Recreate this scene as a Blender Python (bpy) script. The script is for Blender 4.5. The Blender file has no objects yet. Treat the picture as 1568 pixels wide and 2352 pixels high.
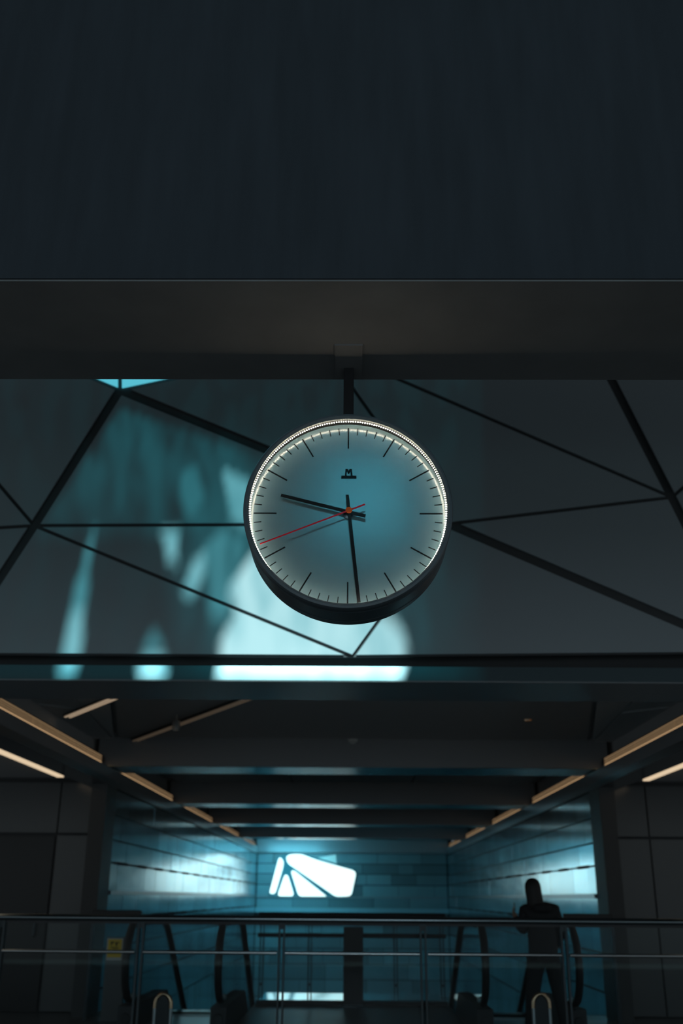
import bpy, bmesh, math, random
from mathutils import Vector, Matrix, noise
random.seed(7)
SC = bpy.context.scene
COL = SC.collection

# ------------------------------------------------------------------ camera
W, H = 1568, 2352
FPX = 35.0 / 24.0 * W
EYE = Vector((0, 0, 1.49))
_y = Vector((808 - W / 2, -(2061 - H / 2), -FPX)).normalized()      # the hall axis seen from the camera
_h = Vector((1, -0.0075, 0))
_x = (_h - _y * _h.dot(_y)).normalized()
_z = _x.cross(_y)
ROT = Matrix((_x, _y, _z))                                          # camera -> world
cam_data = bpy.data.cameras.new('camera')
cam = bpy.data.objects.new('camera', cam_data)
COL.objects.link(cam)
cam.matrix_world = Matrix.Translation(EYE) @ ROT.to_4x4()
cam_data.sensor_fit = 'HORIZONTAL'
cam_data.sensor_width = 24.0
cam_data.lens = 35.0
cam_data.clip_end = 200
cam_data.dof.use_dof = True
cam_data.dof.focus_distance = 3.82
cam_data.dof.aperture_fstop = 2.4
SC.camera = cam

# ------------------------------------------------------------------ world, lights, exposure
SC.view_settings.view_transform = 'Standard'
SC.view_settings.look = 'None'
SC.view_settings.gamma = 1.0
SC.view_settings.use_curve_mapping = False
SC.view_settings.exposure = 0.0
world = bpy.data.worlds.new('world')
SC.world = world
world.use_nodes = True
bg = world.node_tree.nodes['Background']
bg.inputs[0].default_value = (0.80, 0.94, 1.0, 1)
bg.inputs[1].default_value = 0.19

SUN_DIR = Vector((-0.05, 0.50, -0.865)).normalized()                # steep sun coming in through the roof light
sd = bpy.data.lights.new('sun', 'SUN')
sd.energy = 10.0
sd.angle = math.radians(1.5)
sd.color = (0.62, 0.98, 0.97)
sun = bpy.data.objects.new('sun', sd)
COL.objects.link(sun)
sun.rotation_euler = SUN_DIR.to_track_quat('-Z', 'Y').to_euler()


def area(name, loc, target, sx, sy, power, color):
    d = bpy.data.lights.new(name, 'AREA')
    d.shape = 'RECTANGLE'
    d.size, d.size_y, d.energy, d.color = sx, sy, power, color
    o = bpy.data.objects.new(name, d)
    COL.objects.link(o)
    o.location = loc
    o.rotation_euler = (Vector(target) - Vector(loc)).to_track_quat('-Z', 'Y').to_euler()
    return o


area('dial_glow_fill', (0.16, -5.0, 6.35), (0.05, 3.5, 2.86), 1.0, 1.0, 33.0, (0.11, 0.72, 0.95))  # added lamp behind the camera, placed for the teal glow on the dial
area('camera_side_fill', (0.0, -5.5, 2.6), (0.0, 12.0, 2.6), 5.0, 2.5, 58.0, (0.72, 0.90, 1.0))  # added fill for camera-facing surfaces, no such source in view
area('end_wall_fill', (-2.1, 36.4, 3.12), (-1.8, 38.3, 0.6), 2.0, 0.3, 62.0, (0.14, 0.68, 0.90))  # added lamp to brighten the far end wall
area('end_wall_low_fill', (-1.5, 30.0, -4.6), (-0.5, 38.3, 0.5), 3.0, 2.0, 42.0, (0.18, 0.65, 0.85))  # added fill from below, lifts the lower end wall


# ------------------------------------------------------------------ helpers
def ray(px, py):
    return ROT @ Vector((px - W / 2, -(py - H / 2), -FPX))


def at_y(px, py, Y):
    d = ray(px, py)
    return EYE + d * ((Y - EYE.y) / d.y)


def at_z(px, py, Z):
    d = ray(px, py)
    return EYE + d * ((Z - EYE.z) / d.z)


def project(p):
    c = ROT.transposed() @ (p - EYE)
    return W / 2 + FPX * c.x / -c.z, H / 2 - FPX * c.y / -c.z


MATS = {}


def mat(name, color, rough=0.6, metal=0.0, spec=0.5, var=0.0, scale=8.0, bump=0.0, stretch=(1, 1, 1), emit=None, estr=0.0, rvar=0.0):
    if name in MATS:
        return MATS[name]
    m = bpy.data.materials.new(name)
    m.use_nodes = True
    nt = m.node_tree
    b = nt.nodes['Principled BSDF']
    b.inputs['Base Color'].default_value = (*color, 1)
    b.inputs['Roughness'].default_value = rough
    b.inputs['Metallic'].default_value = metal
    b.inputs['Specular IOR Level'].default_value = spec
    if emit:
        b.inputs['Emission Color'].default_value = (*emit, 1)
        b.inputs['Emission Strength'].default_value = estr
    if var or bump or rvar:
        tc = nt.nodes.new('ShaderNodeTexCoord')
        mp = nt.nodes.new('ShaderNodeMapping')
        mp.inputs['Scale'].default_value = stretch
        nz = nt.nodes.new('ShaderNodeTexNoise')
        nz.inputs['Scale'].default_value = scale
        nz.inputs['Detail'].default_value = 6
        nt.links.new(tc.outputs['Object'], mp.inputs['Vector'])
        nt.links.new(mp.outputs[0], nz.inputs['Vector'])
        if var:
            rp = nt.nodes.new('ShaderNodeValToRGB')
            rp.color_ramp.elements[0].position = 0.3
            rp.color_ramp.elements[1].position = 0.7
            rp.color_ramp.elements[0].color = (*[c * (1 - var) for c in color], 1)
            rp.color_ramp.elements[1].color = (*[min(1, c * (1 + var)) for c in color], 1)
            nt.links.new(nz.outputs['Fac'], rp.inputs[0])
            nt.links.new(rp.outputs[0], b.inputs['Base Color'])
        if rvar:
            mr = nt.nodes.new('ShaderNodeMapRange')
            mr.inputs['To Min'].default_value = max(0.02, rough - rvar)
            mr.inputs['To Max'].default_value = rough + rvar
            nt.links.new(nz.outputs['Fac'], mr.inputs['Value'])
            nt.links.new(mr.outputs[0], b.inputs['Roughness'])
        if bump:
            bp = nt.nodes.new('ShaderNodeBump')
            bp.inputs['Strength'].default_value = bump
            bp.inputs['Distance'].default_value = 0.01
            nt.links.new(nz.outputs['Fac'], bp.inputs['Height'])
            nt.links.new(bp.outputs[0], b.inputs['Normal'])
    MATS[name] = m
    return m


def glass_mat(name, tint, gloss, rough):
    m = bpy.data.materials.new(name)
    m.use_nodes = True
    nt = m.node_tree
    nt.nodes.clear()
    out = nt.nodes.new('ShaderNodeOutputMaterial')
    mix = nt.nodes.new('ShaderNodeMixShader')
    tr = nt.nodes.new('ShaderNodeBsdfTransparent')
    tr.inputs[0].default_value = (*tint, 1)
    gl = nt.nodes.new('ShaderNodeBsdfGlossy')
    gl.inputs['Roughness'].default_value = rough
    lw = nt.nodes.new('ShaderNodeFresnel')
    lw.inputs[0].default_value = 1.45
    mul = nt.nodes.new('ShaderNodeMath')
    mul.operation = 'MULTIPLY'
    mul.inputs[1].default_value = gloss
    nt.links.new(lw.outputs[0], mul.inputs[0])
    nt.links.new(mul.outputs[0], mix.inputs[0])
    nt.links.new(tr.outputs[0], mix.inputs[1])
    nt.links.new(gl.outputs[0], mix.inputs[2])
    nt.links.new(mix.outputs[0], out.inputs[0])
    MATS[name] = m
    return m


class MB:
    """collects shapes, built as one mesh object"""

    def __init__(self):
        self.v, self.f = [], []

    def add(self, vs, fs):
        n = len(self.v)
        self.v += [tuple(p) for p in vs]
        self.f += [tuple(i + n for i in f) for f in fs]
        return self

    def box(self, x0, x1, y0, y1, z0, z1):
        vs = [(x, y, z) for x in (x0, x1) for y in (y0, y1) for z in (z0, z1)]
        return self.add(vs, [(0, 1, 3, 2), (4, 6, 7, 5), (0, 4, 5, 1), (2, 3, 7, 6), (0, 2, 6, 4), (1, 5, 7, 3)])

    def prism(self, pts, d):
        """closed solid: polygon pts swept by vector d"""
        n = len(pts)
        a = [Vector(p) for p in pts]
        b = [p + Vector(d) for p in a]
        fs = [tuple(range(n)), tuple(range(2 * n - 1, n - 1, -1))]
        fs += [(i, i + n, (i + 1) % n + n, (i + 1) % n) for i in range(n)]
        return self.add(a + b, fs)

    def bar(self, p, q, w, t, up=(0, 0, 1)):
        p, q = Vector(p), Vector(q)
        d = (q - p).normalized()
        u = Vector(up)
        s = d.cross(u)
        if s.length < 1e-5:
            s = d.cross(Vector((0, 1, 0)))
        s.normalize()
        u = s.cross(d).normalized()
        c = [s * w / 2 + u * t / 2, -s * w / 2 + u * t / 2, -s * w / 2 - u * t / 2, s * w / 2 - u * t / 2]
        return self.prism([p + k for k in c], q - p)

    def tube(self, path, r, n=10, sx=1.0, closed=False, side=None):
        P = [Vector(p) for p in path]
        m = len(P)
        vs, fs = [], []
        for i, p in enumerate(P):
            if closed:
                d = P[(i + 1) % m] - P[i - 1]
            else:
                d = P[min(i + 1, m - 1)] - P[max(i - 1, 0)]
            d.normalize()
            ref = Vector(side) if side else (Vector((0, 0, 1)) if abs(d.z) < 0.9 else Vector((0, 1, 0)))
            a = (ref - d * ref.dot(d)).normalized()
            b = d.cross(a)
            for k in range(n):
                t = 2 * math.pi * k / n
                vs.append(p + a * math.cos(t) * r * sx + b * math.sin(t) * r)
        for i in range(m if closed else m - 1):
            j = (i + 1) % m
            for k in range(n):
                l = (k + 1) % n
                fs.append((i * n + k, i * n + l, j * n + l, j * n + k))
        if not closed:
            fs += [tuple(range(n - 1, -1, -1)), tuple((m - 1) * n + k for k in range(n))]
        return self.add(vs, fs)

    def lathe_y(self, prof, cx, cz, n=128, closed=True):
        """revolve (radius, y) profile round an axis parallel to Y"""
        m = len(prof)
        vs = [(cx + r * math.sin(2 * math.pi * k / n), y, cz + r * math.cos(2 * math.pi * k / n)) for k in range(n) for r, y in prof]
        fs = []
        for k in range(n):
            l = (k + 1) % n
            for i in range(m if closed else m - 1):
                j = (i + 1) % m
                fs.append((k * m + i, k * m + j, l * m + j, l * m + i))
        return self.add(vs, fs)

    def lathe_z(self, prof, cx, cy, n=24):
        m = len(prof)
        vs = [(cx + r * math.cos(2 * math.pi * k / n), cy + r * math.sin(2 * math.pi * k / n), z) for k in range(n) for r, z in prof]
        fs = []
        for k in range(n):
            l = (k + 1) % n
            for i in range(m - 1):
                fs.append((k * m + i, k * m + i + 1, l * m + i + 1, l * m + i))
        return self.add(vs, fs)

    def mesh(self, name, m=None):
        me = bpy.data.meshes.new(name)
        me.from_pydata(self.v, [], self.f)
        bm = bmesh.new()
        bm.from_mesh(me)
        bmesh.ops.recalc_face_normals(bm, faces=bm.faces)
        bm.to_mesh(me)
        bm.free()
        if m:
            me.materials.append(MATS[m] if isinstance(m, str) else m)
        return me

    def build(self, name, m, parent=None, smooth=False, bevel=0.0):
        me = self.mesh(name, m)
        if smooth:
            for p in me.polygons:
                p.use_smooth = True
        o = bpy.data.objects.new(name, me)
        COL.objects.link(o)
        attach(o, parent)
        if smooth:
            md = o.modifiers.new('edges', 'EDGE_SPLIT')
            md.split_angle = math.radians(40)
        if bevel:
            bv = o.modifiers.new('bevel', 'BEVEL')
            bv.width = bevel
            bv.segments = 2
            bv.limit_method = 'ANGLE'
        return o


def attach(o, parent):
    """parent without moving: every parent here is unrotated"""
    if parent is not None:
        o.parent = parent
        base = Vector((0, 0, 0))
        p = parent
        while p is not None:
            base += p.location
            p = p.parent
        if o.data is not None and o.location.length == 0:
            o.location = -base


def tag(o, label=None, cat=None, group=None, kind=None):
    for k, v in (('label', label), ('category', cat), ('group', group), ('kind', kind)):
        if v:
            o[k] = v
    return o


def thing(name, loc, label, cat, group=None):
    o = bpy.data.objects.new(name, None)
    COL.objects.link(o)
    o.location = loc
    o.empty_display_size = 0.1
    return tag(o, label, cat, group)


def struct(name, mb, m, label=None, smooth=False, bevel=0.0):
    o = mb.build(name, m, None, smooth, bevel)
    return tag(o, label, None, None, 'structure')


def copy_mesh(name, me, loc, parent):
    o = bpy.data.objects.new(name, me)
    COL.objects.link(o)
    o.parent = parent
    o.location = loc
    return o


# ------------------------------------------------------------------ materials
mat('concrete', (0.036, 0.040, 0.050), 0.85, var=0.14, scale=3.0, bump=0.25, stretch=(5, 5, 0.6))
mat('soffit', (0.20, 0.19, 0.19), 0.9, var=0.08, scale=4)
mat('panel_white', (0.42, 0.465, 0.50), 0.5, spec=0.3)
mat('joint_black', (0.09, 0.09, 0.095), 0.8)
mat('fascia', (0.24, 0.31, 0.34), 0.55, metal=1.0)
mat('beam_dark', (0.30, 0.31, 0.325), 0.30, spec=0.5)
mat('beam_soffit', (0.16, 0.20, 0.22), 0.22, metal=0.9)
mat('ceiling_dark', (0.58, 0.58, 0.59), 0.7)
mat('ceiling_panel', (0.75, 0.79, 0.82), 0.6)
mat('floor_stone', (0.13, 0.133, 0.138), 0.38, var=0.15, scale=3, rvar=0.06)
mat('polished_plate', (0.35, 0.40, 0.42), 0.07, metal=0.9)
mat('hall_wall_back', (0.02, 0.025, 0.03), 0.6)
for i, k in enumerate((0.85, 1.0, 1.2)):
    mat('hall_panel_%s' % 'abc'[i], (0.40 * k, 0.60 * k, 0.66 * k), 0.15, metal=0.9, var=0.12, scale=1.5, rvar=0.05, stretch=(1, 1, 4))
for i, k in enumerate((0.75, 1.0, 1.25)):
    mat('end_panel_%s' % 'abc'[i], (0.20 * k, 0.28 * k, 0.30 * k), 0.40, var=0.06, scale=1.5)
mat('facing_panel', (0.15, 0.155, 0.16), 0.18, spec=0.5)
mat('door_dark', (0.035, 0.035, 0.037), 0.25)
mat('column_black', (0.07, 0.07, 0.072), 0.5)
mat('black_paint', (0.09, 0.11, 0.125), 0.35)
mat('matte_black', (0.07, 0.07, 0.075), 0.6)
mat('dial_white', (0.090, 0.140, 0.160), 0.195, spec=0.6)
mat('liner_black', (0.012, 0.012, 0.013), 0.7, spec=0.2)
mat('print_black', (0.010, 0.011, 0.013), 1.0, spec=0.0)
mat('stem_black', (0.02, 0.02, 0.022), 0.7, spec=0.2)
mat('hand_black', (0.014, 0.014, 0.016), 0.7, spec=0.15)
mat('hand_red', (0.95, 0.010, 0.03), 0.5, spec=0.2)
mat('cap_orange', (1.0, 0.12, 0.008), 0.5, spec=0.2)
mat('bright_steel', (0.80, 0.84, 0.86), 0.22, metal=1.0)
mat('steel', (0.62, 0.66, 0.68), 0.3, metal=1.0)
mat('post_metal', (0.09, 0.11, 0.12), 0.55, metal=0.3)
mat('highlight_steel', (0.40, 0.44, 0.46), 0.28, metal=1.0)
mat('rail_metal', (0.30, 0.36, 0.39), 0.16, metal=1.0)
mat('dark_steel', (0.075, 0.09, 0.10), 0.25, metal=0.8)
mat('rubber', (0.03, 0.03, 0.032), 0.35)
mat('brass', (0.95, 0.62, 0.40), 0.22, metal=1.0)
mat('yellow_sign', (1.0, 0.66, 0.05), 0.5)
mat('sign_white', (0.7, 0.7, 0.68), 0.5)
mat('led', (1, 1, 1), 0.4, emit=(1.0, 0.86, 0.66), estr=115)
mat('warm_diffuser', (0.8, 0.7, 0.5), 0.5, emit=(1.0, 0.62, 0.32), estr=0.62)
mat('aisle_diffuser', (0.8, 0.75, 0.6), 0.5, emit=(1.0, 0.76, 0.50), estr=0.75)
mat('dim_diffuser', (0.6, 0.5, 0.4), 0.4, emit=(1.0, 0.72, 0.48), estr=0.045)
mat('patch_glow', (0.8, 0.85, 0.85), 0.3, emit=(0.82, 1.0, 0.95), estr=1.3)  # glow put into the light patch on the end wall
mat('patch_glow_pale', (0.5, 0.7, 0.7), 0.3, emit=(0.35, 0.85, 0.9), estr=0.35)
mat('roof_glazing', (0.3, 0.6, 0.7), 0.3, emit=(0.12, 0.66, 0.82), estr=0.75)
mat('patch_bar', (0.05, 0.22, 0.26), 0.5)
mat('ledge', (0.35, 0.5, 0.55), 0.35)
mat('roof', (0.25, 0.25, 0.25), 0.9)
mat('leaf', (0.05, 0.10, 0.03), 0.6)  # tone of the sun mask squares
mat('skin', (0.35, 0.22, 0.16), 0.6)
mat('jacket', (0.03, 0.031, 0.035), 0.8, bump=0.3, scale=30)
mat('trousers', (0.032, 0.033, 0.037), 0.85)
mat('hair', (0.028, 0.026, 0.026), 0.55)
mat('shoe', (0.012, 0.012, 0.012), 0.5)
mat('eye_white', (0.6, 0.6, 0.6), 0.3)
glass_mat('clock_glass', (0.97, 0.99, 0.99), 0.015, 0.02)
glass_mat('rail_glass', (0.90, 0.95, 0.96), 0.35, 0.02)

# ------------------------------------------------------------------ near beam that carries the clock
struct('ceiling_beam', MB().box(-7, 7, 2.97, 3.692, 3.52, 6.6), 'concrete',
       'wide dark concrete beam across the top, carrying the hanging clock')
# thin dark soffit lining under the beam
struct('trim_soffit', MB().box(-7, 7, 2.975, 3.688, 3.512, 3.519), 'soffit', 'dark underside of the concrete beam')

# ------------------------------------------------------------------ roof with its skylight and the added sun mask above
ZR = 8.2
ox0, ox1, oy0, oy1 = -4.4, 1.4, 4.6, 7.8
struct('ceiling', MB().box(-12, 12, -9, oy0, ZR, ZR + .3).box(-12, 12, oy1, 13, ZR, ZR + .3).box(-12, ox0, oy0, oy1, ZR, ZR + .3).box(ox1, 12, oy0, oy1, ZR, ZR + .3),
       'roof', 'roof slab with a skylight opening above the hall')


def inside(poly, x, y):
    c = False
    n = len(poly)
    for i in range(n):
        x0, y0 = poly[i]
        x1, y1 = poly[i - 1]
        if (y0 > y) != (y1 > y) and x < (x1 - x0) * (y - y0) / (y1 - y0) + x0:
            c = not c
    return c


LIT = [  # light patches the sun mask casts on the panel wall
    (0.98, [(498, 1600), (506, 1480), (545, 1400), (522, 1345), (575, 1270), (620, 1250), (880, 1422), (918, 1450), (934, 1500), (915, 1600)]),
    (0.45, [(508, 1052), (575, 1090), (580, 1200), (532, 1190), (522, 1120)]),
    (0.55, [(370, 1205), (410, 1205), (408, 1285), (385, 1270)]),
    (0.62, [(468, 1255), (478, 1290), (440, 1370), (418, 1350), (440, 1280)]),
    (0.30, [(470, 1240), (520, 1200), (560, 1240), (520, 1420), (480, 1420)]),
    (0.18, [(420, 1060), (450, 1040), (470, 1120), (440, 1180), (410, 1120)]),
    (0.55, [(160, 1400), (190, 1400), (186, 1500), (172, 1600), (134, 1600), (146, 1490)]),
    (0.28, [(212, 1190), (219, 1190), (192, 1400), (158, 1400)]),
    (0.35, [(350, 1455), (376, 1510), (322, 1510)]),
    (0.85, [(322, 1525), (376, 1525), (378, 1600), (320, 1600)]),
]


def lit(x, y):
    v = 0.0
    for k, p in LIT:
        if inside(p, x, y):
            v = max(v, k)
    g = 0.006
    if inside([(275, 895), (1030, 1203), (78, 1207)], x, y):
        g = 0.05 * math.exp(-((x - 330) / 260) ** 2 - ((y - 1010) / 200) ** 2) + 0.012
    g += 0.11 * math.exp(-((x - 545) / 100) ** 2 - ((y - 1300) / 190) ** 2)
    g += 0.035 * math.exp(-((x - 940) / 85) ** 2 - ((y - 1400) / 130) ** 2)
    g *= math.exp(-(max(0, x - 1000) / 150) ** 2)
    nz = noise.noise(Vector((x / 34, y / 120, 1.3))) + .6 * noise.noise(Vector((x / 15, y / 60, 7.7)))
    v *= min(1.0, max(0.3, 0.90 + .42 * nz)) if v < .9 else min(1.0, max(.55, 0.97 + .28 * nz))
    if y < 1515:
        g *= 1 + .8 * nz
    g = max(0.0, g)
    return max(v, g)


def mask_mat(l):
    """mask square that lets a tinted share of the sun through"""
    m = bpy.data.materials.new('leaf')  # square of the added sun mask, not a modelled leaf
    m.use_nodes = True
    nt = m.node_tree
    b = nt.nodes['Principled BSDF']
    b.inputs['Base Color'].default_value = (0.05, 0.10, 0.03, 1)
    if l > 0:
        tr = nt.nodes.new('ShaderNodeBsdfTransparent')
        tr.inputs[0].default_value = (l * l, l * (.86 + .14 * l), l, 1)
        nt.links.new(tr.outputs[0], nt.nodes['Material Output'].inputs[0])
    return m


cell = 0.03
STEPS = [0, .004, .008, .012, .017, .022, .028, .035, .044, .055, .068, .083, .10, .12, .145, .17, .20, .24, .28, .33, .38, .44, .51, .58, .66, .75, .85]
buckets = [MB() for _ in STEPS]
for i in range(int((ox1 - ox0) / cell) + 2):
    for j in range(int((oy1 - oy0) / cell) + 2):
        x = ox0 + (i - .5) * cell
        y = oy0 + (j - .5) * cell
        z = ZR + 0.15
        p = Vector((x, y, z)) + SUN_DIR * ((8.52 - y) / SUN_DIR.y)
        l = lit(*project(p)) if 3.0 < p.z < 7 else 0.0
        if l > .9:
            continue                                   # open square, full sun passes
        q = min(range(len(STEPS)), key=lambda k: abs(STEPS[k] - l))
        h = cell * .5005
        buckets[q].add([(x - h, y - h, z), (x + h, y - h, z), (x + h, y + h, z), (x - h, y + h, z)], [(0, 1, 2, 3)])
me = bpy.data.meshes.new('sun_mask')
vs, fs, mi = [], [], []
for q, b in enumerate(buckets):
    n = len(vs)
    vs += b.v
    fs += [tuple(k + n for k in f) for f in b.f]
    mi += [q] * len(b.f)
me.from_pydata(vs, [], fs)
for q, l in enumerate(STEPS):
    me.materials.append(mask_mat(l))
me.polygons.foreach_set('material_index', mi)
mask_obj = bpy.data.objects.new('sun_mask', me)
COL.objects.link(mask_obj)
tag(mask_obj, 'added leaf-toned mask over the roof skylight, shaping the sun patches', 'light mask', None, 'stuff')

# ------------------------------------------------------------------ faceted panel wall behind the clock
N = {'A': (275, 895, 8.62), 'B': (78, 1207, 8.58), 'G': (1030, 1203, 8.50), 'E': (810, 1508, 8.50), 'D': (1543, 1142, 8.60),
     'H': (743, 797, 8.72), 'F': (1723, 1500, 8.50), 'K': (1316, 700, 8.80), 'L': (-115, 1503, 8.50), 'M': (-160, 928, 8.66),
     'N': (-160, 714, 8.74), 'P': (-160, 1222, 8.60), 'Q': (-160, 1503, 8.5), 'R': (1760, 700, 8.82), 'S': (1760, 951, 8.68),
     'T': (1850, 1508, 8.5), 'U': (275, 690, 8.80), 'V': (800, 650, 8.8)}
THICK = [('A', 'B'), ('B', 'L'), ('A', 'G'), ('G', 'F'), ('K', 'D'), ('D', 'F'), ('A', 'U')]
POLY = ['AHG', 'AGB', 'BGE', 'BEL', 'ABMN', 'BPM', 'BLQP', 'HDG', 'GDF', 'GFE', 'HKD', 'KRSD', 'DSF', 'FST', 'HUVK']
GLASS = ['AUH', 'ANU']


def thick(a, b):
    return (a, b) in THICK or (b, a) in THICK


def inset(pts, ws):
    n = len(pts)
    ar = sum(pts[i][0] * pts[(i + 1) % n][1] - pts[(i + 1) % n][0] * pts[i][1] for i in range(n))
    s = 1 if ar > 0 else -1
    lines = []
    for i in range(n):
        a, b = Vector(pts[i]), Vector(pts[(i + 1) % n])
        d = (b - a).normalized()
        nn = Vector((-d.y, d.x)) * s
        lines.append((a + nn * ws[i], d))
    out = []
    for i in range(n):
        (a, d), (b, e) = lines[i - 1], lines[i]
        den = d.x * e.y - d.y * e.x
        t = ((b.x - a.x) * e.y - (b.y - a.y) * e.x) / den
        out.append(a + d * t)
    return out


wall_up = struct('wall_upper', MB().box(-6.5, 6.5, 9.3, 9.5, 3.33, 8.2), 'joint_black',
                 'faceted wall of grey triangular panels behind the clock')


def facet(names, hw, hn):
    P3 = [at_y(*N[k]) for k in names]
    nrm = (P3[1] - P3[0]).cross(P3[2] - P3[0]).normalized()
    pts = inset([N[k][:2] for k in names], [hw if thick(names[i], names[(i + 1) % len(names)]) else hn for i in range(len(names))])
    res = []
    for p in pts:
        d = ray(p.x, p.y)
        res.append(EYE + d * ((P3[0] - EYE).dot(nrm) / d.dot(nrm)))
    return res


for nm in POLY:
    MB().prism(facet(nm, 10.5, 4.0), (0, 0.018, 0)).build('panel', 'panel_white', wall_up)
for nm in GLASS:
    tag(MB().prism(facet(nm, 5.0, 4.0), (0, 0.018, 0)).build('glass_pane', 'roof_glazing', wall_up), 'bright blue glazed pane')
for nm in POLY + GLASS:      # dark carrier behind the joints
    pts = [at_y(*N[k]) + Vector((0, 0.021, 0)) for k in nm]
    MB().prism(pts, (0, 0.03, 0)).build('joint_backing', 'joint_black', wall_up)

# ------------------------------------------------------------------ beams across the hall
BY = [8.43, 14.45, 20.45, 26.3, 32.5]
ZB = 3.2
ords = ['nearest', 'second', 'third', 'fourth', 'farthest']
for i, y in enumerate(BY):
    hx = 7.0 if i == 0 else 3.62
    shape = MB().prism([(-hx, y, ZB + .012), (-hx, y + .045, 3.345), (-hx, y + .84, 3.345), (-hx, y + .84, ZB + .012)], (2 * hx, 0, 0)) if i == 0 else MB().box(-hx, hx, y, y + .84, ZB + .012, 3.72)
    o = struct('ceiling_beam', shape, 'beam_dark' if i else 'fascia',
               ('light metal beam edge across the hall below the panel wall, the nearest crossbeam' if i == 0 else
                'dark crossbeam over the escalators, %s from the front' % ords[i]))
    MB().box(-hx, hx, y - .004, y + .844, ZB, ZB + .012).build('soffit_plate', 'beam_soffit' if i else 'beam_dark', o)
    if i == 0:
        MB().box(-hx, hx, y + .34, y + .84, 3.345, 3.60).build('shadow_gap', 'joint_black', o)

# longitudinal edge beams, aisle ceilings, bay ceilings
for s, side in ((-1, 'left'), (1, 'right')):
    a, b = sorted((s * 3.44, s * 3.78))
    o = struct('trim_%s' % side, MB().box(a, b, 9.28, 38.3, 2.96, 3.19), 'beam_dark', 'dark edge beam along the %s side under the warm light strips' % side)
    MB().box(a, b, 9.28, 38.3, 2.95, 2.96).build('soffit_plate', 'beam_soffit', o)
    MB().box(*sorted((s * 3.432, s * 3.44)), 9.28, 38.3, 2.95, 3.04).build('edge_highlight', 'highlight_steel', o)  # added shiny strip for the highlight line along the lower edge
    a, b = sorted((s * 3.785, s * 9))
    struct('ceiling_%s' % side, MB().box(a, b, 8.5, 15.2, 3.10, 3.19), 'ceiling_dark', 'dark low ceiling of the %s side aisle' % side)
    a, b = sorted((s * 3.70, s * 3.78))
    struct('trim_upper_%s' % side, MB().box(a, b, 9.28, 38.3, 3.19, 3.72), 'ceiling_dark', 'dark upstand above the %s edge beam' % side)
cl = struct('ceiling_hall', MB().box(-3.78, 3.78, 9.28, 38.5, 3.66, 3.76), 'ceiling_dark', 'dark coffered ceiling between the crossbeams')
c0, c1 = 9.3, 14.44
MB().prism([(-2.3, c0, 3.60), (2.3, c0, 3.60), (3.35, c1, 3.60), (-3.35, c1, 3.60)], (0, 0, .05)).build('panel', 'ceiling_dark', cl)
for s in (-1, 1):
    for pts in ([(2.36, c0), (3.0, c0), (3.40, c1 - .1)], [(3.05, c0), (3.69, c0), (3.69, 11.6), (3.22, 12.0)], [(3.24, 12.1), (3.69, 11.7), (3.69, c1), (3.45, c1)]):
        MB().prism([(s * x, y, 3.58) for x, y in pts], (0, 0, .05)).build('panel', 'ceiling_panel', cl)
for k in range(1, 5):
    y0 = BY[k] + .85
    y1 = (BY[k + 1] if k < 4 else 38.3) - .01
    for x in (-2.35, 0, 2.35):
        MB().box(x - 1.15, x + 1.15, y0 + .03, y1 - .03, 3.61, 3.655).build('panel', 'ceiling_dark', cl)

# ------------------------------------------------------------------ floors
struct('floor', MB().box(-9, 9, -6, 15.3, -.3, 0).box(-1.44, 1.44, 15.3, 18.2, -.3, 0), 'floor_stone', 'dark polished stone floor in front of the escalators')
struct('trim_threshold', MB().box(-1.43, 1.43, 16.52, 18.19, .001, .012), 'polished_plate', 'polished dark strip of floor behind the middle railing')
struct('floor_lower', MB().box(-3.7, 3.7, 16.0, 38.6, -5.3, -5.1), 'floor_stone', 'dark lower floor at the foot of the escalators')

# ------------------------------------------------------------------ hall walls with their panels
for s, side in ((-1, 'left'), (1, 'right')):
    a, b = sorted((s * 3.485, s * 3.65))
    w = struct('wall_%s' % side, MB().box(a, b, 15.0, 38.4, -5.1, 2.95), 'hall_wall_back', 'glossy blue-grey panelled wall along the %s side of the escalator well' % side)
    zs = [2.94, 2.58, 2.24, 1.93, 1.54, 1.18, .8, .3, -.3, -1.1, -2.0, -3.2]
    L = 1.02
    meshes = {}
    for r in range(len(zs) - 1):
        z0, z1 = zs[r + 1] + .012, zs[r] - .012
        off = (r % 2) * .5
        y = 15.02 - off
        k = 0
        while y < 38.3:
            ya, yb = max(15.02, y + .006), min(38.3, y + L - .006)
            if yb - ya > .1:
                q = random.choice('abc')
                d, e = random.uniform(0, .005), random.uniform(0, .005)
                MB().prism([(s * (3.445 + d), ya, z0), (s * (3.445 + e), yb, z0), (s * 3.485, yb, z0), (s * 3.485, ya, z0)], (0, 0, z1 - z0)).build('panel', 'hall_panel_' + q, w)
            y += L
            k += 1
    # slots (short dark vents) along two of the joints
    for z in (1.93, 1.18):
        y = 15.4
        sl = MB()
        while y < 37:
            a, b = sorted((s * 3.436, s * 3.45))
            sl.box(a, b, y, y + .75, z - .020, z + .020)
            y += 1.53
        tag(sl.build('vent_slots', 'joint_black', w), None, None, None, 'stuff')
    a, b = sorted((s * 3.40, s * 3.445))
    MB().box(a, b, 15.0, 38.2, 1.50, 1.56).build('wall_rail', 'beam_soffit', w)

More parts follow.
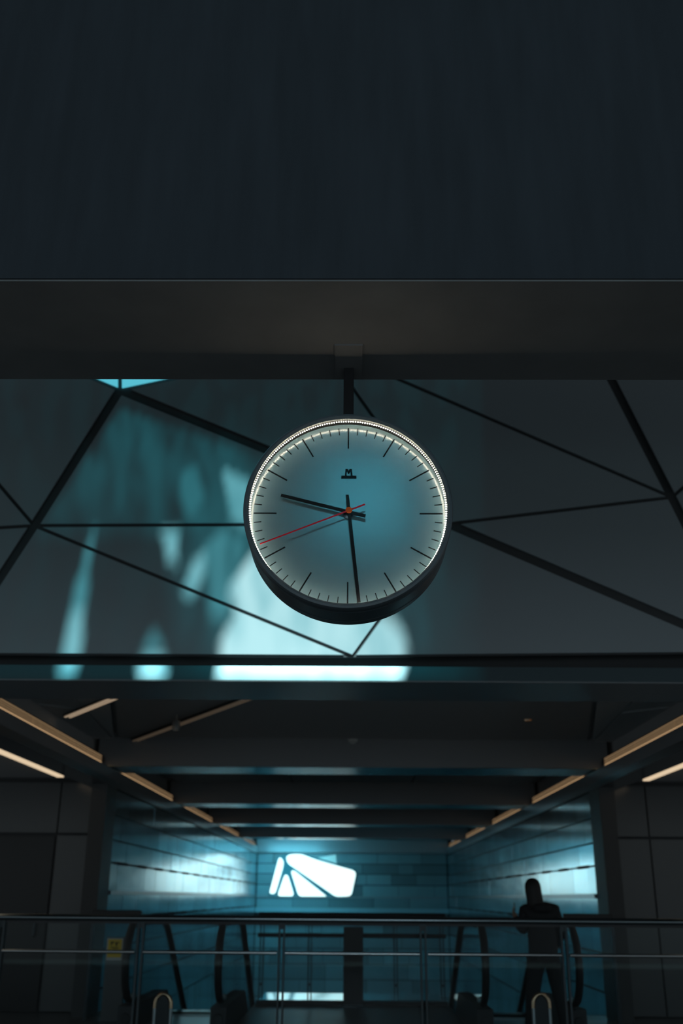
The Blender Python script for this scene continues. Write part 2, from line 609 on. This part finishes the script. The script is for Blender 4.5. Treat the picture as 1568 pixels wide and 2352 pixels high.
we = struct('wall_end', MB().box(-3.65, 3.65, 38.36, 38.5, -5.1, 3.66), 'hall_wall_back', 'far end wall clad in teal panels of mixed size')
zz = [3.0, 2.62, 2.27, 1.9, 1.50, 1.12, .72, .25, -.2, -.7, -1.2, -1.75, -2.3, -2.9]
for r in range(len(zz) - 1):
    x = -3.43
    while x < 3.42:
        wd = random.choice((.55, .9, 1.3, 1.6))
        x1 = min(3.43, x + wd)
        if 3.43 - x1 < .3:
            x1 = 3.43
        MB().box(x + .008, x1 - .008, 38.30 + random.uniform(0, .01), 38.36, zz[r + 1] + .014, zz[r] - .014).build('panel', 'end_panel_' + random.choice('abc'), we)
        x = x1
struct('trim_end', MB().box(-3.45, 3.45, 37.9, 38.36, 2.99, 3.66), 'beam_dark', 'dark header beam over the far end wall')
struct('trim_ledge', MB().box(-3.43, 3.43, 37.95, 38.31, .98, 1.13), 'ledge', 'pale ledge running across the far end wall')
struct('trim_line', MB().box(-3.43, 3.43, 38.26, 38.31, 1.465, 1.52), 'beam_dark', 'dark horizontal rail below the far bright patch of light')

# bright light patch on the end wall, built as glowing panes
patch_base = struct('light_patch', MB().prism([at_y(560 + x / 2.904, 1850 + y / 2.904, 38.27) for x, y in ((158, 614), (222, 346), (300, 316), (385, 316), (740, 425), (757, 455), (724, 618), (190, 618))], (0, .03, 0)),
             'patch_bar', 'bright angular patch of light with slanted dark bars on the far wall, made of glowing shapes')


def roundpoly(pts, r, n=4):
    out = []
    m = len(pts)
    for i in range(m):
        p, a, b = Vector(pts[i]), Vector(pts[i - 1]), Vector(pts[(i + 1) % m])
        ra = min(r, (a - p).length * .4)
        rb = min(r, (b - p).length * .4)
        s, e = p + (a - p).normalized() * ra, p + (b - p).normalized() * rb
        for k in range(n + 1):
            t = k / n
            out.append(s * (1 - t) ** 2 + p * 2 * t * (1 - t) + e * t * t)
    return out


PATCH_PARTS = [[(160, 590), (226, 345), (248, 338), (272, 372), (268, 412), (216, 590), (190, 598)],
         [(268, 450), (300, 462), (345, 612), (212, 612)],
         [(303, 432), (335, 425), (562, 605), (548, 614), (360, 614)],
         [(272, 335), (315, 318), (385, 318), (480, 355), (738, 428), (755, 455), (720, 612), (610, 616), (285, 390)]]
for p in PATCH_PARTS:
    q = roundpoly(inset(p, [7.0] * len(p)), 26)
    MB().prism([at_y(560 + v.x / 2.904, 1850 + v.y / 2.904, 38.25) for v in q], (0, .019, 0)).build('pane', 'patch_glow', patch_base)
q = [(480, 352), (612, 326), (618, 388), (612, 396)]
tag(MB().prism([at_y(560 + x / 2.904, 1850 + y / 2.904, 38.285) for x, y in q], (0, .014, 0)).build('pane', 'patch_glow_pale', patch_base), 'dim pale part of the light patch')

# ------------------------------------------------------------------ walls facing the camera beside the hall
for s, side in ((-1, 'left'), (1, 'right')):
    a, b = sorted((s * 3.66, s * 9))
    w = struct('wall_front_%s' % side, MB().box(a, b, 15.06, 15.3, 0, 3.1), 'joint_black', 'dark glossy panelled wall facing the camera at the far %s' % side)
    xs = [3.67, 4.25, 5.35, 6.45, 7.55]
    for k in range(len(xs) - 1):
        a, b = sorted((s * (xs[k] + .012), s * (xs[k + 1] - .012)))
        MB().box(a, b, 15.0, 15.06, 2.33, 3.03).build('panel', 'facing_panel', w)
        if k != 1 or s > 0:
            MB().box(a, b, 15.0, 15.06, 0.02, 2.29).build('panel', 'facing_panel', w)
    a, b = sorted((s * 3.44, s * 3.655))
    struct('column_%s' % side, MB().box(a, b, 14.4, 15.02, 0, 2.95), 'column_black', 'dark narrow pillar at the %s edge of the escalator hall' % side)
d1 = struct('door_1', MB().box(-5.33, -4.28, 15.02, 15.05, 0.01, 2.28), 'door_dark', 'dark unlit doorway leaf in the left panelled wall')
MB().tube([(-4.42, 14.99, .95), (-4.42, 14.96, .97), (-4.42, 14.96, 1.23), (-4.42, 14.99, 1.25)], .012, 8).build('door_handle', 'dark_steel', d1)

# ------------------------------------------------------------------ the clock
CX, CZ, YF = -0.0195, 2.8615, 3.50
YD = YF + .06
clock = thing('clock', (CX, 3.615, CZ), 'round black station clock with lit dial hanging from the concrete beam', 'clock')
R = .396
MB().lathe_y([(.374, YF), (.384, YF - .006), (.392, YF - .004), (R, YF + .004), (R, YF + .034), (.3925, YF + .037), (.3925, YF + .049), (R, YF + .052), (R, YF + .16),
              (.3925, YF + .163), (.3925, YF + .177), (R, YF + .18), (R, YF + .222), (.388, YF + .23), (.02, YF + .23), (.02, YF + .066), (.3805, YF + .066), (.3805, YF + .0125), (.374, YF + .010)],
             CX, CZ, 160).build('case', 'black_paint', clock, True)
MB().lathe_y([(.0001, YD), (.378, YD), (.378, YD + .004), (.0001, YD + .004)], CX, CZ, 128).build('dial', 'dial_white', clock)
MB().lathe_y([(.0001, YF + .012), (.376, YF + .012), (.376, YF + .014), (.0001, YF + .014)], CX, CZ, 128).build('cover_glass', 'clock_glass', clock)
hm, mm = MB().box(-.0026, .0026, -.0015, .0005, .274, .362).mesh('hour_mark', 'print_black'), MB().box(-.0017, .0017, -.0015, .0005, .333, .362).mesh('minute_mark', 'print_black')
for k in range(60):
    long = k % 5 == 0
    o = bpy.data.objects.new('hour_mark' if long else 'minute_mark', hm if long else mm)
    COL.objects.link(o)
    o.parent = clock
    o.location = (0, YD - 3.615, 0)
    o.rotation_euler = (0, math.radians(k * 6), 0)
# LED ring
MB().lathe_y([(.3775, YF + .013), (.3775, YF + .059), (.380, YF + .059), (.380, YF + .013)], CX, CZ, 128).build('liner', 'liner_black', clock)
led = MB()
NL = 250
for k in range(NL):
    t = 2 * math.pi * k / NL
    p = Vector((CX + .3723 * math.sin(t), YF + .0225, CZ + .3723 * math.cos(t)))
    r = .0023
    vs = [p + Vector((0, 0, r)), p + Vector((r, 0, 0)), p + Vector((0, 0, -r)), p + Vector((-r, 0, 0)), p + Vector((0, -r, 0)), p + Vector((0, r, 0))]
    led.add(vs, [(0, 1, 4), (1, 2, 4), (2, 3, 4), (3, 0, 4), (1, 0, 5), (2, 1, 5), (3, 2, 5), (0, 3, 5)])
tag(led.build('led_ring', 'led', clock), 'ring of small white lights round the dial', None, None, 'stuff')


# hands
def hand(name, tip, tail, Y, w, m, t=.003, wt=None):
    a, b = at_y(*tip, Y), at_y(*tail, Y)
    d = (a - b).normalized()
    s = Vector((d.z, 0, -d.x))
    wt = wt or w
    pts = [b + s * w / 2, b - s * w / 2, a - s * wt / 2, a + s * wt / 2]
    return MB().prism(pts, (0, t, 0)).build(name, m, clock)


hand('hour_hand', (645, 1137), (839, 1185), YF + .034, .0135, 'hand_black', wt=.0125)
hand('minute_hand', (824, 1383), (797, 1136), YF + .028, .0125, 'hand_black')
hand('second_hand', (597, 1249), (838, 1158), YF + .021, .0062, 'hand_red', .002, .0042)
pv = at_y(801, 1171, YF + .018)
MB().lathe_y([(.0001, YF + .017), (.009, YF + .017), (.0125, YF + .019), (.0125, YF + .023), (.0001, YF + .023)], pv.x, pv.z, 28).build('hand_cap', 'cap_orange', clock, True)
MB().lathe_y([(.0001, YF + .031), (.008, YF + .031), (.008, YF + .05), (.018, YF + .052), (.018, YD), (.0001, YD)], CX, pv.z - .004, 28).build('spindle', 'dark_steel', clock, True)


# emblem: heavy M over a bar
def mark(pts, nm='emblem', dy=.0012):
    q = [at_y(500 + x / 2.6133, 900 + y / 2.6133, YD - dy) for x, y in pts]
    return q


em = MB()
for pts in ([(763, 503), (766, 462), (775, 462), (773, 503)], [(766, 462), (780, 462), (789, 484), (783, 494)], [(804, 462), (790, 462), (781, 488), (787, 494)],
            [(794, 462), (804, 462), (809, 503), (797, 503)], [(740, 503), (832, 503), (832, 521), (740, 521)]):
    em.prism(mark(pts), (0, .001, 0))
tag(em.build('emblem', 'print_black', clock), 'black letter M on a bar')
MB().box(CX - .0205, CX + .0205, 3.575, 3.655, 3.25, 3.512).build('hanger_stem', 'stem_black', clock, bevel=.003)
MB().box(CX - .055, CX + .055, 3.40, 3.665, 3.504, 3.512).build('mounting_plate', 'soffit', clock)


# ------------------------------------------------------------------ warm light strips
def strip(side, y0, y1, label, group):
    s = -1 if side == 'left' else 1
    t = thing('light_strip', (s * 3.5, (y0 + y1) / 2, 3.2), label, 'light', group)
    a, b = sorted((s * 3.47, s * 3.56))
    MB().box(a, b, y0, y1, 3.192, 3.205).box(a, b, y0, y1, 3.30, 3.312).box(*sorted((s * 3.55, s * 3.56)), y0, y1, 3.205, 3.30).build('housing', 'dark_steel', t)
    n = max(1, round((y1 - y0) / 1.9))
    for k in range(n):
        u0, u1 = y0 + (y1 - y0) * k / n + .015, y0 + (y1 - y0) * (k + 1) / n - .015
        a, b = sorted((s * 3.50, s * 3.52))
        MB().box(a, b, u0, u1, 3.206, 3.298).build('diffuser', 'warm_diffuser', t)
    for z in (3.229, 3.252, 3.275):
        a, b = sorted((s * 3.455, s * 3.495))
        MB().box(a, b, y0, y1, z - .0035, z + .0035).build('slat', 'dark_steel', t)


bays = [(9.35, 14.2), (15.42, 20.1), (21.45, 26.0), (27.3, 32.2), (33.5, 37.8)]
for side in ('left', 'right'):
    for k, (y0, y1) in enumerate(bays):
        strip(side, y0, y1, 'warm louvred light strip along the %s edge beam, %s from the front' % (side, ['nearest', 'second', 'third', 'fourth', 'farthest'][k]),
              'warm light strips along the hall edges')
for s, side in ((-1, 'left'), (1, 'right')):
    t = thing('ceiling_lamp', (s * 4.12, 12, 3.06), 'long bright linear lamp under the %s aisle ceiling' % side, 'lamp', 'aisle lamps')
    MB().box(s * 4.12 - .06, s * 4.12 + .06, 9.2, 14.45, 3.065, 3.10).build('housing', 'dark_steel', t)
    MB().box(s * 4.12 - .045, s * 4.12 + .045, 9.22, 14.43, 3.04, 3.065).build('diffuser', 'aisle_diffuser', t)


def diag_lamp(p, q, w, m, label):
    a, b = at_z(*p, 3.57), at_z(*q, 3.57)
    t = thing('ceiling_lamp', (a + b) / 2, label, 'lamp', 'slanting lamps on the hall ceiling')
    up = Vector((0, 0, 1))
    MB().bar(a + up * .004, b + up * .004, w, .03).build('housing', 'dark_steel', t)
    for dx in (-1, 1):
        off = (b - a).cross(up).normalized() * w * .22 * dx - up * .015
        MB().bar(a + off, b + off, w * .2, .008).build('diffuser', m, t)


mat('slant_diffuser', (0.7, 0.6, 0.5), 0.4, emit=(1.0, 0.74, 0.50), estr=0.33)
diag_lamp((155, 1645), (283, 1593), .13, 'slant_diffuser', 'short bright slanting lamp on the ceiling at upper left')
diag_lamp((286, 1709), (585, 1598), .12, 'dim_diffuser', 'long dim slanting lamp on the ceiling carrying a small spotlight')
sp = at_z(405, 1655, 3.50)
t = thing('spotlight', sp, 'small dim spotlight fixed to the long slanting ceiling lamp', 'spotlight')
MB().lathe_z([(.0001, 3.57), (.012, 3.57), (.012, 3.50), (.045, 3.50), (.05, 3.47), (.05, 3.39), (.04, 3.385), (.04, 3.40), (.0001, 3.40)], sp.x, sp.y).build('body', 'steel', t, True)
MB().lathe_z([(.0001, 3.396), (.038, 3.396), (.038, 3.40)], sp.x, sp.y).build('lens', 'dim_diffuser', t)
sp = at_z(1212, 1655, 3.59)
t = thing('downlight', sp, 'tiny round downlight in the dark ceiling at right', 'downlight')
MB().lathe_z([(.03, 3.60), (.03, 3.585), (.05, 3.580), (.055, 3.60)], sp.x, sp.y).build('ring', 'brass', t, True)
MB().lathe_z([(.0001, 3.594), (.03, 3.594), (.03, 3.60)], sp.x, sp.y).build('lens', 'dim_diffuser', t)
sp = at_z(810, 1700, 3.59)
t = thing('smoke_detector', sp, 'small pale dome detector in the middle of the dark ceiling', 'detector')
MB().lathe_z([(.0001, 3.53), (.04, 3.535), (.06, 3.56)], sp.x, sp.y).build('sensor_dome', 'sign_white', t, True)
MB().lathe_z([(.06, 3.56), (.075, 3.565), (.075, 3.60), (.0001, 3.60)], sp.x, sp.y).build('base', 'sign_white', t, True)


# ------------------------------------------------------------------ railings
def rail_post(x, y, h, t):
    MB().box(x - .032, x - .014, y - .03, y + .03, 0, h).box(x + .014, x + .032, y - .03, y + .03, 0, h).box(x - .014, x + .014, y - .02, y + .02, .25, .29).box(
        x - .014, x + .014, y - .02, y + .02, h - .06, h).box(x - .06, x + .06, y - .06, y + .06, 0, .012).build('post', 'post_metal', t)


fr = thing('glass_railing', (0, 10.5, 0), 'long steel and glass railing across the foreground in front of the escalators', 'railing')
px = [-4.78, -3.41, -2.05, -.68, .69, 2.05, 3.42, 4.78]
for x in px:
    rail_post(x, 10.5, 1.255, fr)
MB().tube([(-5.2, 10.5, 1.285), (5.2, 10.5, 1.285)], .032, 14).build('top_rail', 'rail_metal', fr, True)
MB().box(-5.2, 5.2, 10.485, 10.515, 1.235, 1.258).build('glass_channel', 'matte_black', fr)
for a, b in zip(px[:-1], px[1:]):
    MB().tube([(a + .04, 10.45, .985), (b - .04, 10.45, .985)], .016, 16).build('handrail', 'bright_steel', fr, True)
    MB().box(a + .045, b - .045, 10.496, 10.506, .06, 1.235).build('glass_pane', 'rail_glass', fr)

rr = thing('glass_railing', (0, 16.42, 0), 'dark railing at the floor edge between the two escalators', 'railing')
px = [-1.36, -.63, .66, 1.36]
for x in px:
    rail_post(x, 16.42, 1.20, rr)
MB().tube([(-1.42, 16.42, 1.235), (1.42, 16.42, 1.235)], .036, 12).build('top_rail', 'rubber', rr, True)
MB().tube([(-1.42, 16.36, .95), (1.42, 16.36, .95)], .030, 12).build('handrail', 'rubber', rr, True)
for a, b in zip(px[:-1], px[1:]):
    MB().box(a + .04, b - .04, 16.415, 16.425, .06, 1.19).build('glass_pane', 'rail_glass', rr)
MB().box(-1.42, 1.42, 16.33, 16.50, 0, .055).build('kerb', 'matte_black', rr)
for s, side in ((-1, 'left'), (1, 'right')):
    t = thing('side_railing', (s * 3.05, 14.15, 0), 'short dark rail closing the gap beside the outer escalator on the %s' % side, 'railing', 'short rails beside the escalators')
    a, b = sorted((s * 2.78, s * 3.43))
    MB().box(a, b, 14.13, 14.19, 1.24, 1.31).build('top_rail', 'rubber', t, bevel=.01)
    MB().box(a + .02, b - .02, 14.155, 14.165, .05, 1.24).build('glass_pane', 'rail_glass', t)
    for x in (a + .02, b - .02):
        MB().box(x - .02, x + .02, 14.14, 14.18, 0, 1.24).build('post', 'dark_steel', t)
tot = thing('totem', (.02, 16.22, 0), 'plain dark slab totem standing at the railing between the escalators', 'totem')
MB().box(-.125, .17, 16.19, 16.29, .02, 1.075).build('body', 'matte_black', tot, bevel=.008)
MB().box(-.15, .195, 16.16, 16.31, 0, .02).build('base', 'dark_steel', tot)

# yellow notice on a slim pedestal
t = thing('sign_stand', (-3.1, 13.95, 0), 'slim grey stand with a yellow escalator notice at lower left', 'sign')
a, b = at_y(246, 2152, 13.95), at_y(281, 2300, 13.95)
MB().box(a.x, b.x, 13.95, 14.0, .0, a.z).build('panel', 'facing_panel', t, bevel=.006)
MB().box(a.x - .03, b.x + .03, 13.9, 14.06, 0, .015).build('foot', 'dark_steel', t)
p0, p1 = at_y(247, 2155, 13.94), at_y(279, 2206, 13.94)
MB().box(p0.x, p1.x, 13.942, 13.95, p1.z, p0.z).build('sign_border', 'sign_white', t)
sg = MB().box(p0.x + .012, p1.x - .012, 13.938, 13.942, p1.z + .035, p0.z - .012).build('sign_face', 'yellow_sign', t)
pic = MB()
cxs = (p0.x + p1.x) / 2
for (u0, u1, w0, w1) in ((-.055, -.015, .04, .058), (-.05, -.038, .058, .085), (.0, .055, .046, .056), (.012, .03, .056, .09), (-.05, .045, .105, .112), (-.03, .05, .120, .127)):
    pic.box(cxs + u0, cxs + u1, 13.936, 13.938, p0.z - w1, p0.z - w0)
tag(pic.build('pictogram', 'print_black', t), None, None, None, 'stuff')


# ------------------------------------------------------------------ escalators
def escalator(xc, side):
    t = thing('escalator', (xc, 13, 0), 'glass-sided escalator going down at the %s' % side + (' behind the person' if side == 'right' else ' near the yellow notice'), 'escalator', 'two escalators')
    for sx in (-1, 1):
        X = xc + sx * .535
        path = [(X, 13.15, .36)]
        for k in range(13):
            a = math.radians(-90 - k * 15)
            path.append((X, 12.97 + .42 * math.cos(a), .775 + .42 * math.sin(a)))
        path += [(X, 14.2, 1.195), (X, 14.75, 1.19)]
        for k in range(1, 7):
            a = math.radians(k * 5.5)
            path.append((X, 14.75 + 1.1 * math.sin(a) + .0, 1.19 - 1.1 * (1 - math.cos(a))))
        y, z = path[-1][1], path[-1][2]
        path.append((X, y + 8.5, z - 8.5 * .62))
        b = MB().prism([(X - .09, 12.75, 0.0), (X - .09, 12.75, .30), (X - .09, 15.0, .30), (X - .09, 23.2, .30 - 8.2 * .62), (X - .09, 23.2, -.6 - 8.2 * .62), (X - .09, 15.4, -.5), (X - .09, 14.8, 0.0)],
                       (.18, 0, 0)).build('balustrade', 'matte_black', t)
        MB().tube(path, .045, 12, side=(1, 0, 0)).build('handrail', 'rubber', b, True)
        g = [Vector(p) for p in path[1:]]
        low = [Vector((X, g[-1].y, g[-1].z - .88)), Vector((X, 15.0, .28)), Vector((X, 13.0, .28))]
        MB().prism([p + Vector((-.006, 0, 0)) for p in g + low], (.012, 0, 0)).build('glass_pane', 'rail_glass', b)
        MB().lathe_y([(.0001, 12.735), (.055, 12.735), (.06, 12.75), (.0001, 12.75)], X, .17, 20).build('inlet', 'rubber', b)
    MB().box(xc - .44, xc + .44, 12.9, 14.55, .002, .02).build('landing_plate', 'steel', t)
    cb = MB()
    for k in range(30):
        x = xc - .43 + k * .0295
        cb.box(x, x + .016, 14.55, 14.75, .002, .028)
    tag(cb.build('comb', 'steel', t), None, None, None, 'stuff')
    st = MB().box(-.44, .44, 0, .42, -.25, 0).mesh('step', 'dark_steel')
    for k in range(16):
        copy_mesh('step', st, Vector((0, 1.76 + k * .40, -.0 - max(0, k - 1) * .235)), t)
    return t


escalator(-2.07, 'left')
escalator(2.07, 'right')

# small bollard arches at the escalator mouths
for s, side in ((-1, 'left'), (1, 'right')):
    x = s * 2.07 + (-.0)
    Y = 11.9
    c = at_y(376 if s < 0 else 1241, 2283, Y)
    t = thing('barrier_post', (c.x, Y, 0), 'low arched post, its top coloured gold for a highlight, before the %s escalator' % side, 'post', 'arched posts before the escalators')
    hw, top = .085, c.z
    arc = [(c.x - hw, Y, .0), (c.x - hw, Y, top - .14)] + [(c.x + hw * math.cos(math.radians(180 - k * 18)), Y, top - .11 + .11 * math.sin(math.radians(180 - k * 18))) for k in range(1, 10)] + [(c.x + hw, Y, top - .14), (c.x + hw, Y, 0)]
    MB().tube(arc[1:-1], .022, 12, side=(0, 1, 0)).build('arch', 'brass', t, True)  # gold on the arch top stands in for its highlight
    MB().tube(arc[:2], .020, 12).tube(arc[-2:], .020, 12).build('leg', 'steel', t, True)
    MB().prism([(p[0] + (.015 if p[0] < c.x else -.015), Y - .02, max(0.0, p[2] - .015)) for p in arc], (0, .16, 0)).build('core', 'matte_black', t)


# ------------------------------------------------------------------ the person
def skin_mesh(name, verts, edges, m, parent=None, root=0, level=2):
    me = bpy.data.meshes.new(name)
    me.from_pydata([v[0] for v in verts], edges, [])
    me.materials.append(MATS[m])
    o = bpy.data.objects.new(name, me)
    COL.objects.link(o)
    sk = o.modifiers.new('skin', 'SKIN')
    lay = me.skin_vertices[0].data if me.skin_vertices else None
    if lay is None:
        bm = bmesh.new()
        bm.from_mesh(me)
        bm.verts.layers.skin.verify()
        bm.to_mesh(me)
        bm.free()
        lay = me.skin_vertices[0].data
    for i, v in enumerate(verts):
        r = v[1] if isinstance(v[1], tuple) else (v[1], v[1])
        lay[i].radius = r
        lay[i].use_root = (i == root)
    sb = o.modifiers.new('sub', 'SUBSURF')
    sb.levels = sb.render_levels = level
    for p in me.polygons:
        p.use_smooth = True
    sk.use_smooth_shade = True
    if parent is not None:
        o.parent = parent
    return o


V, Eg, ID = [], [], {}


def jt(name, p, r, to=None):
    ID[name] = len(V)
    V.append((Vector(p), r))
    if to:
        Eg.append((ID[to], ID[name]))


jt('pelvis', (0, 0, .95), (.125, .09))
jt('waist', (0, 0, 1.10), (.11, .085), 'pelvis')
jt('chest', (-.01, 0, 1.28), (.155, .11), 'waist')
jt('collar', (-.03, 0, 1.42), (.12, .085), 'chest')
jt('neck', (-.055, .01, 1.50), .052, 'collar')
jt('jaw', (-.07, .025, 1.57), (.062, .07), 'neck')
jt('brow', (-.078, .025, 1.65), (.075, .09), 'jaw')
jt('crown', (-.08, .015, 1.69), (.05, .06), 'brow')
jt('nose', (-.075, .135, 1.615), .012, 'brow')
for s, sd_ in ((-1, 'l'), (1, 'r')):
    jt('ear' + sd_, (-.077 + s * .082, .02, 1.625), .014, 'brow')
arms = {'l': [(-.19, 0, 1.40), (-.235, -.02, 1.17), (-.285, .12, 1.34), (-.30, .15, 1.385)],
        'r': [(.16, 0, 1.41), (.215, -.01, 1.16), (.20, .17, 1.02), (.195, .22, 1.01)]}
for sd_, a in arms.items():
    jt('sh' + sd_, a[0], .062, 'collar')
    jt('el' + sd_, a[1], .045, 'sh' + sd_)
    jt('wr' + sd_, a[2], .029, 'el' + sd_)
    jt('pa' + sd_, a[3], (.036, .02), 'wr' + sd_)
    d = (Vector(a[3]) - Vector(a[2])).normalized()
    side = d.cross(Vector((1, 0, 0))).normalized() if sd_ == 'l' else Vector((1, 0, 0))
    cur = Vector((1, 0, 0)) if sd_ == 'l' else Vector((0, 0, -1))
    for k, ln in enumerate((.062, .07, .066, .052)):
        b = Vector(a[3]) + side * (.030 - .02 * k) + d * .02
        jt('f%d%s' % (k, sd_), b, .0095, 'pa' + sd_)
        jt('g%d%s' % (k, sd_), b + d * ln * .5 + cur * .012, .0088, 'f%d%s' % (k, sd_))
        jt('h%d%s' % (k, sd_), b + d * ln * .75 + cur * .036, .0075, 'g%d%s' % (k, sd_))
    b = Vector(a[3]) + side * .04 - d * .015
    jt('t0' + sd_, b, .011, 'pa' + sd_)
    jt('t1' + sd_, b + side * .018 + d * .022 + cur * .015, .0095, 't0' + sd_)
    jt('t2' + sd_, b + side * .020 + d * .045 + cur * .025, .008, 't1' + sd_)
legs = {'l': [(-.09, 0, .88), (-.15, .03, .49), (-.20, 0, .10), (-.205, .11, .045), (-.205, .17, .035)],
        'r': [(.10, 0, .88), (.16, .0, .49), (.215, -.06, .10), (.225, .05, .045), (.23, .11, .035)]}
for sd_, a in legs.items():
    jt('hip' + sd_, a[0], .092, 'pelvis')
    jt('knee' + sd_, a[1], .062, 'hip' + sd_)
    jt('ank' + sd_, a[2], .042, 'knee' + sd_)
    jt('ball' + sd_, a[3], (.042, .032), 'ank' + sd_)
    jt('toe' + sd_, a[4], (.035, .024), 'ball' + sd_)
person = skin_mesh('person', V, Eg, 'skin')
person.location = (2.175, 12.38, 0)
person.scale = (.965, .965, .965)
tag(person, 'person in dark clothes seen from behind at the right escalator, one hand raised', 'person')


ID['hem'] = len(V)
V.append((Vector((0, 0, .77)), (.20, .15)))          # lower edge of the jacket, not part of the body


def part(name, joints, edges, m, grow):
    vs = []
    for j in joints:
        p, r = V[ID[j]]
        r = r if isinstance(r, tuple) else (r, r)
        g = grow.get(j, grow['*'])
        vs.append((p.copy(), (r[0] + g, r[1] + g)))
    ix = {j: i for i, j in enumerate(joints)}
    return skin_mesh(name, vs, [(ix[a], ix[b]) for a, b in edges], m, person)


part('jacket', ['hem', 'chest', 'waist', 'pelvis', 'collar', 'neck', 'shl', 'ell', 'wrl', 'shr', 'elr', 'wrr'],
     [('hem', 'pelvis'), ('pelvis', 'waist'), ('waist', 'chest'), ('chest', 'collar'), ('collar', 'neck'), ('collar', 'shl'), ('shl', 'ell'), ('ell', 'wrl'), ('collar', 'shr'), ('shr', 'elr'), ('elr', 'wrr')],
     'jacket', {'*': .028, 'hem': .0, 'pelvis': .06, 'waist': .075, 'neck': .02, 'wrl': .016, 'wrr': .016})
part('trousers', ['pelvis', 'hipl', 'kneel', 'ankl', 'hipr', 'kneer', 'ankr'],
     [('pelvis', 'hipl'), ('hipl', 'kneel'), ('kneel', 'ankl'), ('pelvis', 'hipr'), ('hipr', 'kneer'), ('kneer', 'ankr')],
     'trousers', {'*': .022, 'pelvis': .01, 'hipl': .03, 'hipr': .03, 'ankl': .03, 'ankr': .03})
for sd_ in 'lr':
    part('shoe', ['ank' + sd_, 'ball' + sd_, 'toe' + sd_], [('ank' + sd_, 'ball' + sd_), ('ball' + sd_, 'toe' + sd_)], 'shoe', {'*': .016})
hr = MB()
sec = [(1.400, -.055, -.07, .050, .02), (1.43, -.058, -.065, .090, .040), (1.49, -.066, -.05, .100, .060), (1.56, -.073, -.035, .098, .072), (1.62, -.078, -.02, .098, .088),
       (1.67, -.080, -.008, .097, .100), (1.71, -.080, -.002, .091, .098), (1.745, -.080, .0, .074, .082), (1.768, -.080, .0, .048, .054), (1.778, -.080, .0, .018, .02)]
for z, cx_, cy_, rx, ry in sec:
    hr.v += [(cx_ + rx * math.cos(k * math.pi / 10), cy_ + ry * math.sin(k * math.pi / 10), z) for k in range(20)]
for r in range(len(sec) - 1):
    hr.f += [(r * 20 + k, r * 20 + (k + 1) % 20, r * 20 + 20 + (k + 1) % 20, r * 20 + 20 + k) for k in range(20)]
hr.f += [tuple(range(19, -1, -1)), tuple(range((len(sec) - 1) * 20, len(sec) * 20))]
me = hr.mesh('hair', 'hair')
for p in me.polygons:
    p.use_smooth = True
copy_mesh('hair', me, (0, 0, 0), person)
skin_mesh('hood', [(Vector((-.09, -.07, 1.44)), (.06, .05)), (Vector((.0, -.12, 1.43)), (.085, .065)), (Vector((.09, -.08, 1.44)), (.06, .05))], [(0, 1), (1, 2)], 'jacket', person, 1)
for s in (-1, 1):
    bm = bmesh.new()
    bmesh.ops.create_uvsphere(bm, u_segments=10, v_segments=8, radius=.013)
    me = bpy.data.meshes.new('eye')
    bm.to_mesh(me)
    bm.free()
    me.materials.append(MATS['eye_white'])
    copy_mesh('eye', me, (-.077 + s * .032, .108, 1.635), person)
hp = person.location + Vector((-.285, .185, 1.41)) * .965
ph = thing('phone', hp, 'dark phone held up in the raised left hand of the person', 'phone')
MB().box(hp.x - .005, hp.x + .003, hp.y - .035, hp.y + .035, hp.z - .06, hp.z + .09).build('body', 'rubber', ph, bevel=.003)
MB().box(hp.x + .003, hp.x + .004, hp.y - .031, hp.y + .031, hp.z - .054, hp.z + .084).build('screen', 'door_dark', ph)
